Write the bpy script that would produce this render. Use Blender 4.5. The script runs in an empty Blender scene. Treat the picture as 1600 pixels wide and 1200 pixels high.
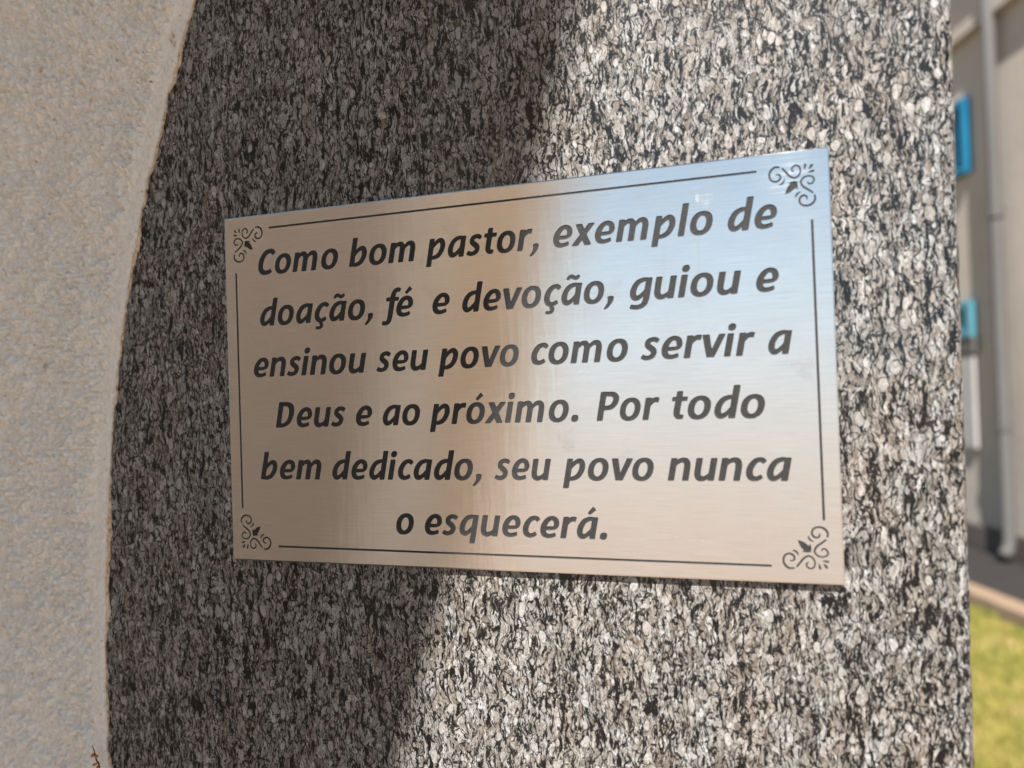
import bpy, bmesh, math, random
import numpy as np
from mathutils import Vector, Matrix

random.seed(7)
RNG = np.random.default_rng(11)
S = bpy.context.scene
COL = S.collection

# ------------------------------------------------------------------ camera
cam_d = bpy.data.cameras.new('camera')
cam = bpy.data.objects.new('camera', cam_d)
COL.objects.link(cam)
CAM_POS = Vector((0.0995, -0.2860, 1.3436))
right, up, fwd = Vector((0.9511, 0.3070, -0.0323)), Vector((0.0347, -0.0026, 0.9994)), Vector((-0.3068, 0.9517, 0.0132))
rot = Matrix((right, up, -fwd)).transposed()
cam.matrix_world = Matrix.Translation(CAM_POS) @ rot.to_4x4()
cam_d.sensor_width = 36.0
cam_d.lens = 27.0
cam_d.clip_start, cam_d.clip_end = 0.01, 2000.0
cam_d.dof.use_dof = True
cam_d.dof.focus_distance = 0.322
cam_d.dof.aperture_fstop = 6.3
S.camera = cam

# ------------------------------------------------------------------ light
SUN_EL = 50.0
SUN_AZ = 2.4
world = bpy.data.worlds.new('World')
S.world = world
world.use_nodes = True
wn = world.node_tree
sky = wn.nodes.new('ShaderNodeTexSky')
sky.sky_type = 'NISHITA'
sky.sun_disc = False
sky.sun_elevation = math.radians(SUN_EL)
sky.sun_rotation = math.radians(180.0 - SUN_AZ)
sky.air_density, sky.dust_density, sky.ozone_density = 1.0, 0.0, 6.0
sky.altitude = 2500
hs = wn.nodes.new('ShaderNodeHueSaturation')          # the clear saturated blue of that day's sky
hs.inputs['Hue'].default_value = 0.478
hs.inputs['Saturation'].default_value = 0.58
wn.links.new(sky.outputs[0], hs.inputs['Color'])
wn.nodes['Background'].inputs['Strength'].default_value = 0.056
wn.links.new(hs.outputs[0], wn.nodes['Background'].inputs['Color'])

sun_d = bpy.data.lights.new('sun', 'SUN')
sun_d.energy = 5.0
sun_d.angle = math.radians(0.5)
sun_d.color = (1.0, 0.97, 0.925)
sun = bpy.data.objects.new('sun', sun_d)
sun.rotation_euler = (math.radians(90.0 - SUN_EL), 0.0, math.radians(SUN_AZ))   # SUN_AZ: to the right of the wall's normal

sun.location = (0, -20, 25)
COL.objects.link(sun)

S.view_settings.view_transform = 'Standard'
S.view_settings.look = 'None'
S.view_settings.gamma = 1.0
S.view_settings.exposure = 1.42


# ------------------------------------------------------------------ helpers
def tag(o, label=None, cat=None, group=None, kind=None):
    if label: o['label'] = label
    if cat: o['category'] = cat
    if group: o['group'] = group
    if kind: o['kind'] = kind
    return o


def empty(name, loc=(0, 0, 0)):
    o = bpy.data.objects.new(name, None)
    o.empty_display_size = 0.02
    o.location = loc
    COL.objects.link(o)
    return o


def mesh(name, verts, faces, mat, parent=None, smooth=False):
    me = bpy.data.meshes.new(name)
    if parent is not None:                       # verts are given in world space
        off = parent_world(parent)
        verts = [(v[0] - off[0], v[1] - off[1], v[2] - off[2]) for v in verts]
    me.from_pydata([tuple(map(float, v)) for v in verts], [], [tuple(int(i) for i in f) for f in faces])
    me.update()
    if smooth:
        me.polygons.foreach_set('use_smooth', [True] * len(me.polygons))
    o = bpy.data.objects.new(name, me)
    me.materials.append(mat)
    if parent is not None:
        o.parent = parent
    COL.objects.link(o)
    return o


def parent_world(p):
    v = Vector((0, 0, 0))
    while p is not None:
        v += p.location
        p = p.parent
    return v


class MB:
    """collects boxes and tubes into one mesh"""
    def __init__(self): self.v, self.f = [], []

    def add(self, v, f):
        n = len(self.v)
        self.v += [tuple(p) for p in v]
        self.f += [tuple(i + n for i in q) for q in f]
        return self

    def box(self, c, ax, half):
        """box from centre, three unit axes and half sizes, with small bevel"""
        c = Vector(c); ax = [Vector(a) for a in ax]
        bm = bmesh.new()
        bmesh.ops.create_cube(bm, size=2.0)
        b = min(half) * 0.18
        for v in bm.verts:
            v.co = Vector((v.co.x * half[0], v.co.y * half[1], v.co.z * half[2]))
        bmesh.ops.bevel(bm, geom=bm.edges[:], offset=min(b, 0.02), segments=2, affect='EDGES', profile=0.6)
        bm.verts.index_update()
        v = [c + ax[0] * p.co.x + ax[1] * p.co.y + ax[2] * p.co.z for p in bm.verts]
        f = [[q.index for q in fc.verts] for fc in bm.faces]
        bm.free()
        return self.add(v, f)

    def tube(self, pts, radii, n=10):
        pts = [Vector(p) for p in pts]
        rings = []
        for i, p in enumerate(pts):
            t = (pts[min(i + 1, len(pts) - 1)] - pts[max(i - 1, 0)]).normalized()
            a = t.orthogonal().normalized() if i == 0 else (rings_a - t * rings_a.dot(t)).normalized()
            rings_a = a
            b = t.cross(a)
            rings.append([p + (a * math.cos(2 * math.pi * k / n) + b * math.sin(2 * math.pi * k / n)) * radii[i] for k in range(n)])
        v = [q for r in rings for q in r]
        f = []
        for i in range(len(pts) - 1):
            for k in range(n):
                f.append((i * n + k, i * n + (k + 1) % n, (i + 1) * n + (k + 1) % n, (i + 1) * n + k))
        f.append(tuple(range(n - 1, -1, -1)))
        f.append(tuple(range((len(pts) - 1) * n, len(pts) * n)))
        return self.add(v, f)

    def build(self, name, mat, parent=None, smooth=False):
        return mesh(name, self.v, self.f, mat, parent, smooth)


def vnoise(x, z, scale, seed):
    """smooth value noise on arrays, about -1..1"""
    r = np.random.default_rng(seed)
    tab = r.uniform(-1, 1, (256, 256))
    u, w = np.asarray(x) * scale, np.asarray(z) * scale
    i, j = np.floor(u).astype(int), np.floor(w).astype(int)
    fu, fw = u - i, w - j
    fu, fw = fu * fu * fu * (fu * (fu * 6 - 15) + 10), fw * fw * fw * (fw * (fw * 6 - 15) + 10)
    g = lambda a, b: tab[a % 256, b % 256]
    return (g(i, j) * (1 - fu) + g(i + 1, j) * fu) * (1 - fw) + (g(i, j + 1) * (1 - fu) + g(i + 1, j + 1) * fu) * fw


# ------------------------------------------------------------------ node helper
class G:
    def __init__(self, name):
        self.m = bpy.data.materials.new(name)
        self.m.use_nodes = True
        self.t = self.m.node_tree
        self.b = self.t.nodes['Principled BSDF']

    def put(self, sock, val):
        if isinstance(val, bpy.types.NodeSocket):
            self.t.links.new(val, sock)
        elif isinstance(val, (tuple, list)) and len(val) == 3 and sock.type == 'RGBA':
            sock.default_value = (*val, 1)
        else:
            sock.default_value = val

    def n(self, typ, out=0, props=None, **ins):
        nd = self.t.nodes.new('ShaderNode' + typ)
        for k, v in (props or {}).items():
            setattr(nd, k, v)
        for k, v in ins.items():
            self.put(nd.inputs[k.replace('_', ' ')], v)
        return nd.outputs[out]

    def math(self, op, a, b=0.0, clamp=False):
        nd = self.t.nodes.new('ShaderNodeMath')
        nd.operation, nd.use_clamp = op, clamp
        self.put(nd.inputs[0], a); self.put(nd.inputs[1], b)
        return nd.outputs[0]

    def vmath(self, op, a, b):
        nd = self.t.nodes.new('ShaderNodeVectorMath')
        nd.operation = op
        self.put(nd.inputs[0], a)
        self.put(nd.inputs[3] if op == 'SCALE' else nd.inputs[1], b)
        return nd.outputs[0]

    def step(self, x, a, b):
        nd = self.t.nodes.new('ShaderNodeMapRange')
        nd.interpolation_type = 'SMOOTHSTEP'
        self.put(nd.inputs[0], x)
        self.put(nd.inputs[1], a); self.put(nd.inputs[2], b)
        return nd.outputs[0]

    def ramp(self, fac, stops, interp='LINEAR'):
        nd = self.t.nodes.new('ShaderNodeValToRGB')
        cr = nd.color_ramp
        cr.interpolation = interp
        while len(cr.elements) < len(stops):
            cr.elements.new(0.5)
        for e, (p, c) in zip(cr.elements, stops):
            e.position = p
            e.color = (*c, 1) if len(c) == 3 else c
        self.put(nd.inputs[0], fac)
        return nd.outputs[0]

    def mix(self, fac, a, b, blend='MIX'):
        nd = self.t.nodes.new('ShaderNodeMix')
        nd.data_type, nd.blend_type = 'RGBA', blend
        self.put(nd.inputs[0], fac); self.put(nd.inputs[6], a); self.put(nd.inputs[7], b)
        return nd.outputs[2]

    def pos(self):
        return self.n('NewGeometry', 0)

    def noise(self, vec, scale, detail=2.0, rough=0.5, out=0, dist=0.0):
        return self.n('TexNoise', out, Vector=vec, Scale=scale, Detail=detail, Roughness=rough, Distortion=dist)

    def voro(self, vec, scale, feature='F1', out='Distance', rnd=1.0):
        nd = self.t.nodes.new('ShaderNodeTexVoronoi')
        nd.feature = feature
        self.put(nd.inputs['Vector'], vec)
        nd.inputs['Scale'].default_value = scale
        nd.inputs['Randomness'].default_value = rnd
        return nd.outputs[out]

    def bump(self, h, strength, dist, normal=None):
        nd = self.t.nodes.new('ShaderNodeBump')
        self.put(nd.inputs['Height'], h)
        nd.inputs['Strength'].default_value = strength
        nd.inputs['Distance'].default_value = dist
        if normal is not None: self.put(nd.inputs['Normal'], normal)
        return nd.outputs[0]

    def set(self, **ins):
        for k, v in ins.items():
            self.put(self.b.inputs[k.replace('_', ' ')], v)
        return self.m


# ------------------------------------------------------------------ materials
def mat_granite():
    g = G('granite')
    p = g.pos()
    # meandering of the grain, then a vertical stretch
    w1 = g.vmath('SUBTRACT', g.noise(p, 120, 1, 0.5, out='Color'), (0.5, 0.5, 0.5))
    w2 = g.vmath('SUBTRACT', g.noise(p, 480, 1, 0.5, out='Color'), (0.5, 0.5, 0.5))
    q = g.vmath('ADD', p, g.vmath('SCALE', w1, 0.0032))
    q = g.vmath('ADD', q, g.vmath('SCALE', w2, 0.0008))
    st = g.vmath('MULTIPLY', q, (1.0, 1.0, 0.55))
    st3 = g.vmath('MULTIPLY', q, (1.0, 1.0, 0.26))
    st4 = g.vmath('MULTIPLY', g.vmath('ADD', q, g.vmath('SCALE', w1, 0.003)), (1.0, 1.0, 0.17))
    e1 = g.voro(st, 340, 'DISTANCE_TO_EDGE')
    c1 = g.voro(st, 340, 'F1', 'Color')
    ed = g.voro(st, 250, 'F1', 'Distance')
    ec = g.voro(st, 250, 'F1', 'Color')
    c2 = g.voro(st, 900, 'F1', 'Color')
    fine = g.noise(st, 1700, 3, 0.7)
    mid = g.noise(st, 600, 2, 0.6)
    big = g.noise(st3, 75, 2, 0.5)
    fz = g.math('SUBTRACT', fine, 0.5)
    # rounded feldspar eyes in part of the cells, each of its own size
    er = g.n('SeparateColor', 0, Color=ec)
    rad = g.math('MULTIPLY', g.math('SUBTRACT', er, 0.35), 0.62)
    inn = g.math('SUBTRACT', g.math('ADD', ed, g.math('MULTIPLY', fz, 0.12)), rad)
    eye = g.math('SUBTRACT', 1.0, g.step(inn, -0.05, 0.015))
    ring = g.math('MULTIPLY', g.step(inn, -0.02, 0.02), g.math('SUBTRACT', 1.0, g.step(inn, 0.03, 0.09)))
    ring = g.math('MULTIPLY', ring, g.step(rad, 0.06, 0.14))
    # black mica: streaks that wander down between the eyes
    s = g.math('ADD', g.noise(st3, 480, 3, 0.6), g.math('MULTIPLY', fz, 0.24))
    s = g.math('ADD', s, g.math('MULTIPLY', g.math('SUBTRACT', big, 0.5), 0.14))
    patch = g.step(s, 0.555, 0.61)
    ridg = g.math('ABSOLUTE', g.math('SUBTRACT', g.noise(st4, 330, 2, 0.5), 0.5))
    ridg2 = g.math('ABSOLUTE', g.math('SUBTRACT', g.noise(g.vmath('ADD', st4, (3.1, 1.7, 5.3)), 520, 2, 0.5), 0.5))
    ridg = g.math('MINIMUM', g.math('ADD', ridg, 0.002), g.math('ADD', ridg2, g.math('MULTIPLY', g.step(mid, 0.62, 0.42), 0.05)))
    vein = g.math('SUBTRACT', 1.0, g.step(g.math('ADD', ridg, g.math('MULTIPLY', fz, 0.03)), 0.010, 0.042))
    wid = g.math('ADD', g.math('MULTIPLY', g.step(mid, 0.45, 0.70), 0.13), -0.03)
    seam = g.math('SUBTRACT', 1.0, g.step(g.math('SUBTRACT', g.math('ADD', e1, g.math('MULTIPLY', fz, 0.14)), wid), -0.02, 0.09))
    free = g.math('SUBTRACT', 1.0, g.math('MULTIPLY', eye, 0.9))
    dark = g.math('MAXIMUM', patch, g.math('MAXIMUM', vein, g.math('MULTIPLY', seam, 0.95)))
    dark = g.math('MAXIMUM', g.math('MULTIPLY', dark, free), g.math('MULTIPLY', g.math('MULTIPLY', ring, g.step(mid, 0.36, 0.56)), 0.85), True)
    # feldspar and quartz
    t1 = g.ramp(g.n('SeparateColor', 0, Color=c1), [(0.0, (0.085, 0.072, 0.061)), (0.25, (0.13, 0.115, 0.10)), (0.5, (0.17, 0.157, 0.143)), (0.75, (0.23, 0.223, 0.214)), (1.0, (0.31, 0.31, 0.306))])
    t2 = g.ramp(g.n('SeparateColor', 1, Color=c2), [(0.0, (0.06, 0.051, 0.044)), (0.4, (0.14, 0.125, 0.11)), (0.7, (0.225, 0.216, 0.205)), (1.0, (0.355, 0.357, 0.356))])
    col = g.mix(0.45, t1, t2)
    te = g.ramp(g.n('SeparateColor', 1, Color=ec), [(0.0, (0.15, 0.118, 0.09)), (0.35, (0.21, 0.18, 0.152)), (0.65, (0.25, 0.24, 0.226)), (1.0, (0.35, 0.353, 0.355))])
    te = g.mix(g.math('MULTIPLY', g.step(mid, 0.42, 0.62), 0.55), te, g.mix(1.0, te, (0.62, 0.56, 0.50), 'MULTIPLY'))
    col = g.mix(g.math('MULTIPLY', eye, 0.85), col, te)
    col = g.mix(1.0, col, g.ramp(fine, [(0.28, (0.42, 0.40, 0.38)), (0.5, (0.94, 0.93, 0.92)), (0.72, (1.28, 1.28, 1.28))]), 'MULTIPLY')
    rim = g.math('MULTIPLY', g.math('MULTIPLY', g.step(s, 0.47, 0.525), g.step(mid, 0.42, 0.6)), 0.35)
    col = g.mix(rim, col, (0.29, 0.287, 0.28))
    qz = g.math('MULTIPLY', g.step(g.noise(st, 400, 2, 0.6), 0.60, 0.69), g.step(fine, 0.3, 0.55))
    col = g.mix(g.math('MULTIPLY', qz, 0.6), col, (0.37, 0.375, 0.375))
    warm = g.step(g.noise(st, 70, 2), 0.40, 0.66)
    col = g.mix(g.math('MULTIPLY', warm, 0.35), col, g.mix(1.0, col, (1.10, 0.93, 0.79), 'MULTIPLY'))
    spark = g.math('MULTIPLY', g.step(g.voro(p, 900, 'F1'), 0.20, 0.08), g.step(g.noise(p, 300, 1), 0.50, 0.62))
    black = g.mix(g.step(fine, 0.50, 0.78), (0.0012, 0.0012, 0.0015), (0.010, 0.0098, 0.0095))
    col = g.mix(dark, col, black)
    col = g.mix(g.math('MULTIPLY', spark, 0.5), col, (0.46, 0.46, 0.46))
    h = g.math('SUBTRACT', g.math('MULTIPLY', fine, 0.5), g.math('MULTIPLY', dark, 0.3))
    return g.set(Base_Color=col, Roughness=0.5, Specular_IOR_Level=0.10,
                 Coat_Weight=0.65, Coat_Roughness=0.10, Coat_IOR=1.5,
                 Normal=g.bump(h, 0.12, 0.0002))


def mat_plaster():
    g = G('plaster')
    p = g.pos()
    p = g.vmath('MULTIPLY', p, (1.0, 0.15, 1.0))
    big = g.noise(p, 26, 3, 0.55)
    med = g.noise(p, 120, 3, 0.6)
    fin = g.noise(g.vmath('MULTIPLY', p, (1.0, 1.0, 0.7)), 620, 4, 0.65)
    col = g.mix(g.step(big, 0.35, 0.65), (0.87, 0.815, 0.74), (0.92, 0.86, 0.775))
    col = g.mix(g.math('MULTIPLY', g.step(med, 0.5, 0.68), 0.5), col, (0.82, 0.775, 0.72))
    col = g.mix(g.math('MULTIPLY', g.step(g.noise(p, 210, 2), 0.56, 0.66), 0.45), col, (0.88, 0.76, 0.59))
    stain = g.math('MULTIPLY', g.step(g.noise(p, 62, 2, 0.5), 0.665, 0.72), g.step(fin, 0.4, 0.62))
    col = g.mix(g.math('MULTIPLY', stain, 0.8), col, (0.42, 0.25, 0.12))
    col = g.mix(0.6, col, g.ramp(fin, [(0.30, (0.70, 0.67, 0.64)), (0.46, (0.97, 0.965, 0.96)), (0.7, (1.06, 1.06, 1.06))]), 'MULTIPLY')  # grit tone, with crease shade painted into the low spots
    # pinholes and grit
    pit = g.math('MULTIPLY', g.math('SUBTRACT', 1.0, g.step(g.voro(p, 330, 'F1'), 0.07, 0.16)), g.step(g.noise(p, 150, 1), 0.60, 0.66))
    col = g.mix(g.math('MULTIPLY', pit, 0.7), col, (0.16, 0.14, 0.12))
    h = g.math('ADD', g.math('MULTIPLY', fin, 0.55), g.math('MULTIPLY', g.noise(p, 1300, 3, 0.6), 0.35))
    h = g.math('SUBTRACT', h, g.math('MULTIPLY', pit, 0.8))
    return g.set(Base_Color=col, Roughness=0.9, Specular_IOR_Level=0.2, Normal=g.bump(h, 1.0, 0.0035))


def mat_grout():
    g = G('grout')
    p = g.pos()
    f = g.noise(p, 420, 3, 0.6)
    col = g.ramp(f, [(0.3, (0.14, 0.08, 0.045)), (0.42, (0.46, 0.30, 0.17)), (0.56, (0.62, 0.49, 0.35)), (0.72, (0.68, 0.6, 0.51))])
    return g.set(Base_Color=col, Roughness=0.95, Specular_IOR_Level=0.1, Normal=g.bump(f, 0.8, 0.0008))


def mat_steel():
    g = G('brushed_steel')
    p = g.pos()
    ln = g.noise(g.vmath('MULTIPLY', p, (70.0, 1.0, 2600.0)), 1.0, 3, 0.6)
    ln2 = g.noise(g.vmath('MULTIPLY', p, (14.0, 1.0, 900.0)), 1.0, 2, 0.5)
    band = g.noise(g.vmath('MULTIPLY', p, (260.0, 1.0, 22.0)), 1.0, 2, 0.5)
    cloud = g.noise(p, 38, 3, 0.5)
    col = g.ramp(ln, [(0.3, (0.72, 0.70, 0.675)), (0.7, (0.82, 0.80, 0.775))])
    dust = g.math('MULTIPLY', g.step(g.voro(p, 130, 'F1'), 0.034, 0.016), g.step(g.noise(p, 33, 1), 0.46, 0.56))
    ro = g.math('ADD', g.math('MULTIPLY', ln2, 0.06), g.math('MULTIPLY', cloud, 0.10))
    ro = g.math('ADD', ro, 0.13)
    smudge = g.math('MULTIPLY', g.step(g.noise(p, 55, 4, 0.65), 0.55, 0.66), g.step(g.noise(p, 16, 1), 0.46, 0.6))
    drip = g.math('MULTIPLY', g.step(g.noise(g.vmath('MULTIPLY', p, (330.0, 1.0, 9.0)), 1.0, 2, 0.5), 0.62, 0.70), g.step(g.noise(p, 22, 1), 0.48, 0.6))
    scr = g.n('TexWave', 1, Vector=g.vmath('ADD', g.vmath('MULTIPLY', p, (30.0, 1.0, 210.0)), g.vmath('SCALE', g.noise(p, 12, 1, 0.5, out='Color'), 14.0)), Scale=1.0, Distortion=0.0)
    scr = g.math('MULTIPLY', g.step(scr, 0.996, 0.9995), g.step(g.noise(p, 45, 1), 0.56, 0.62))
    ro = g.math('ADD', ro, g.math('ADD', g.math('MULTIPLY', smudge, 0.05), g.math('MULTIPLY', drip, 0.025)))
    ro = g.math('ADD', ro, g.math('MULTIPLY', dust, 0.1))
    col = g.mix(g.math('MULTIPLY', smudge, 0.10), col, (0.55, 0.53, 0.50))
    col = g.mix(g.math('MULTIPLY', scr, 0.35), col, (0.93, 0.92, 0.90))
    col = g.mix(dust, col, (0.95, 0.93, 0.88))
    h = g.math('ADD', g.math('MULTIPLY', ln, 0.5), g.math('MULTIPLY', ln2, 0.5))
    n1 = g.bump(g.math('ADD', g.math('MULTIPLY', band, 0.35), cloud), 0.10, 0.0006)
    tang = g.n('CombineXYZ', 0, X=1.0, Y=0.0, Z=0.0)
    gl = g.t.nodes.new('ShaderNodeBsdfAnisotropic')
    gl.distribution = 'BECKMANN'
    g.put(gl.inputs['Color'], col); g.put(gl.inputs['Roughness'], ro)
    gl.inputs['Anisotropy'].default_value = 0.56
    g.put(gl.inputs['Tangent'], tang)
    g.put(gl.inputs['Normal'], g.bump(h, 0.06, 0.0001, n1))
    g.t.links.new(gl.outputs[0], g.t.nodes['Material Output'].inputs['Surface'])
    return g.m


def mat_ink():
    g = G('engraving_paint')
    p = g.pos()
    f = g.noise(p, 1500, 3, 0.6)
    col = g.ramp(f, [(0.35, (0.019, 0.0185, 0.0185)), (0.7, (0.030, 0.029, 0.0285))])
    return g.set(Base_Color=col, Roughness=g.math('ADD', g.math('MULTIPLY', f, 0.2), 0.42), Specular_IOR_Level=0.2,
                 Normal=g.bump(f, 0.25, 0.0001))


def mat_paint(name, c, var=0.12, scale=3.0, rough=0.85, bump=0.3):
    g = G(name)
    p = g.pos()
    f = g.math('ADD', g.math('MULTIPLY', g.noise(p, scale, 5, 0.6), 0.65), g.math('MULTIPLY', g.noise(p, scale * 17, 3, 0.6), 0.35))
    lo = tuple(x * (1 - var * 1.6) for x in c)
    hi = tuple(min(1, x * (1 + var * 1.6)) for x in c)
    col = g.ramp(f, [(0.3, lo), (0.5, c), (0.7, hi)])
    return g.set(Base_Color=col, Roughness=rough, Specular_IOR_Level=0.25, Normal=g.bump(f, bump, 0.02))


def mat_grass():
    g = G('grass_blade')
    p = g.pos()
    f = g.noise(p, 4.5, 4, 0.65)
    r = g.noise(p, 90, 1, 0.5)
    col = g.ramp(g.math('ADD', g.math('MULTIPLY', f, 0.75), g.math('MULTIPLY', r, 0.25)),
                 [(0.36, (0.10, 0.13, 0.018)), (0.47, (0.19, 0.19, 0.04)), (0.58, (0.32, 0.265, 0.085)), (0.68, (0.44, 0.30, 0.16))])
    return g.set(Base_Color=col, Roughness=0.7, Specular_IOR_Level=0.2)


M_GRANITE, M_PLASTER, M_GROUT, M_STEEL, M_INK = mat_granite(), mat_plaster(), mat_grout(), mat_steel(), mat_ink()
M_CONCRETE = mat_paint('concrete', (0.32, 0.31, 0.29), 0.1, 4.0)
M_SOIL = mat_paint('sandy_paving', (0.205, 0.157, 0.122), 0.12, 1.5)
M_TURF = mat_paint('turf', (0.15, 0.12, 0.025), 0.25, 6.0)
M_ASPHALT = mat_paint('asphalt', (0.024, 0.021, 0.02), 0.15, 9.0)
M_KERB = mat_paint('kerb_stone', (0.21, 0.145, 0.10), 0.1, 6.0)
M_FACADE = mat_paint('facade_render', (0.40, 0.35, 0.305), 0.08, 0.9)
M_PLINTH = mat_paint('plinth', (0.085, 0.07, 0.062), 0.15, 2.0)
M_PIPE = mat_paint('downpipe', (0.09, 0.086, 0.082), 0.05, 3.0, 0.8)
M_BLUE = mat_paint('blue_paint', (0.01, 0.13, 0.24), 0.06, 3.0, 0.4)
M_TEAL = mat_paint('teal_paint', (0.07, 0.20, 0.25), 0.06, 3.0, 0.4)
M_PALE = mat_paint('pale_paint', (0.33, 0.31, 0.30), 0.05, 3.0)
M_TRIM = mat_paint('dark_trim', (0.13, 0.12, 0.12), 0.08, 3.0)
M_WING = mat_paint('brown_wall_paint', (0.47, 0.395, 0.335), 0.05, 1.2)
M_OCCLUDER_L = mat_paint('beige_wall_paint', (0.78, 0.71, 0.63), 0.05, 1.2)
M_OCHRE = mat_paint('ochre_paint', (0.74, 0.59, 0.455), 0.05, 1.2)
M_TWIG = mat_paint('twig_bark', (0.09, 0.022, 0.012), 0.2, 300.0)
M_LEAF = mat_paint('dry_leaf', (0.42, 0.13, 0.025), 0.25, 260.0)
M_GRASS = mat_grass()

# ------------------------------------------------------------------ ground
def sheet(name, pts, z, mat, kind='structure'):
    return tag(mesh(name, [(x, y, z) for x, y in pts], [tuple(range(len(pts)))], mat), kind=kind)


sheet('ground', [(-900, -900), (900, -900), (900, 900), (-900, 900)], 0.0, M_SOIL)
# kerb line runs from far left to near right behind the pillar
KD = Vector((0.345, -0.939, 0)).normalized()       # along the kerb, towards the camera
KN = Vector((-KD.y, KD.x, 0))                      # to the building (right / back)
K0 = Vector((1.318, 4.64, 0))
kp = lambda s, t: K0 + KD * s + KN * t
sheet('lawn', [(kp(s, t).x, kp(s, t).y) for s, t in ((-9, 0), (3.6, 0), (3.6, -4.5), (-9, -4.5))], 0.004, M_TURF)
kb = MB()
kb.box(kp(-2, 0.07) + Vector((0, 0, 0.03)), (KD, KN, Vector((0, 0, 1))), (8.0, 0.075, 0.06))
tag(kb.build('kerb', M_KERB), kind='structure')
sheet('road', [(kp(s, t).x, kp(s, t).y) for s, t in ((-12, 0.147), (6, 0.147), (6, 1.3), (-12, 1.3))], 0.006, M_ASPHALT)

# grass blades on the lawn
gv, gf = [], []
nb = 110000
ss = RNG.uniform(-4.0, 3.4, nb); tt = RNG.uniform(-3.0, 0.02, nb)
hh = RNG.uniform(0.02, 0.065, nb); an = RNG.uniform(0, 6.283, nb); le = RNG.uniform(0.0, 0.03, nb)
cl = vnoise(ss, tt, 5.0, 5)
cl = cl + 0.6 * vnoise(ss, tt, 16.0, 6)
keep = RNG.uniform(-1, 1, nb) < cl + 0.70
bx = K0.x + KD.x * ss + KN.x * tt; by = K0.y + KD.y * ss + KN.y * tt
for i in np.nonzero(keep)[0]:
    a, h = an[i], hh[i] * (1 + 0.4 * cl[i])
    dx, dy = math.cos(a) * 0.0022, math.sin(a) * 0.0022
    lx, ly = -math.sin(a) * le[i], math.cos(a) * le[i]
    n = len(gv)
    gv += [(bx[i] - dx, by[i] - dy, 0.002), (bx[i] + dx, by[i] + dy, 0.002),
           (bx[i] + dx * .7 + lx * .4, by[i] + dy * .7 + ly * .4, h * .6), (bx[i] + lx, by[i] + ly, h)]
    gf += [(n, n + 1, n + 2), (n, n + 2, n + 3)]
tag(mesh('grass', gv, gf, M_GRASS), 'short yellow green grass of the lawn behind the pillar', 'grass', kind='stuff')

# ------------------------------------------------------------------ building behind
Zv = Vector((0, 0, 1))
FD = Vector((0.30, -0.954, 0)).normalized()        # along the facade, towards the camera
FN = Vector((-FD.y, FD.x, 0))                      # into the building
F0 = Vector((1.875, 6.15, 0))
fp = lambda s, t, z: F0 + FD * s + FN * t + Zv * z
ax = (FD, FN, Zv)
bld = tag(empty('building', F0), 'greige rendered building with blue shutters and pale downpipe behind the lawn', 'building')
MB().box(fp(-6, 2.0, 3.15), ax, (11, 2.0, 3.0)).build('wall', M_FACADE, bld)
MB().box(fp(-6, 1.97, 0.10), ax, (11.02, 2.0, 0.10)).build('plinth', M_PLINTH, bld)
MB().box(fp(-6, 1.9, 6.22), ax, (11.3, 2.35, 0.09)).build('eave', M_TRIM, bld)
MB().box(fp(-6, -0.03, 4.06), ax, (11.0, 0.05, 0.05)).build('ledge', M_FACADE, bld)


def opening(s, z, hs, hz, mat, frame_mat):
    """a shuttered window: frame proud of the wall, leaf of slats inside"""
    fr = MB()
    for ds, dz, a, b in ((0, hz + .03, hs + .06, .03), (0, -hz - .03, hs + .06, .03), (-hs - .03, 0, .03, hz), (hs + .03, 0, .03, hz)):
        fr.box(fp(s + ds, -0.02, z + dz), ax, (a, 0.04, b))
    w = fr.build('window', frame_mat, bld)
    sl = MB()
    n = max(2, int(hz * 2 / 0.07))
    for i in range(n):
        zz = z - hz + (i + 0.5) * 2 * hz / n
        tilt = Vector((0, 0, 1)) * math.cos(0.35) + FN * math.sin(0.35)
        sl.box(fp(s, -0.018, zz), (FD, FN * math.cos(0.35) - Zv * math.sin(0.35), tilt), (hs, 0.008, hz / n * 0.98))
    sl.build('shutter', mat, w)


opening(-0.79, 3.265, 0.31, 0.235, M_BLUE, M_BLUE)
opening(-0.79, 1.82, 0.29, 0.085, M_TEAL, M_TEAL)
MB().box(fp(-0.76, -0.025, 1.62), ax, (0.33, 0.025, 0.065)).build('sill', M_PIPE, bld)
MB().box(fp(-0.78, -0.02, 1.16), ax, (0.32, 0.02, 0.36)).build('panel', M_PALE, bld)
pm = MB().tube([fp(-0.02, -0.09, 6.1), fp(-0.02, -0.09, 3.0), fp(-0.01, -0.09, 0.16), fp(-0.01, -0.105, 0.09), fp(-0.01, -0.14, 0.05)],
               [0.042, 0.042, 0.044, 0.046, 0.05], 16)
pipe = pm.build('downpipe', M_PIPE, bld, True)
for z in (1.0, 2.56, 4.6):
    MB().tube([fp(-0.015, -0.09, z - 0.04), fp(-0.015, -0.09, z + 0.04)], [0.052, 0.052], 16).build('collar', M_PIPE, pipe)

# ------------------------------------------------------------------ added unseen flared wing wall in front of the pillar: slanted end shaped to shade the left half
FL = 0.28
YW = -1.20
xe = lambda z: -0.390 + (z - 1.3436) * FL
occluder = tag(empty('occluder_wall', (-1.0, YW - 0.05, 0)), 'added unseen brown wing wall with slanted end in front of the pillar', 'wall')


def prism(poly, y0, y1):
    """solid from an x,z outline between two depths"""
    n = len(poly)
    v = [(x, y0, z) for x, z in poly] + [(x, y1, z) for x, z in poly]
    f = [tuple(range(n)), tuple(range(2 * n - 1, n - 1, -1))] + [(i, i + n, (i + 1) % n + n, (i + 1) % n) for i in range(n)]
    return v, f


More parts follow.
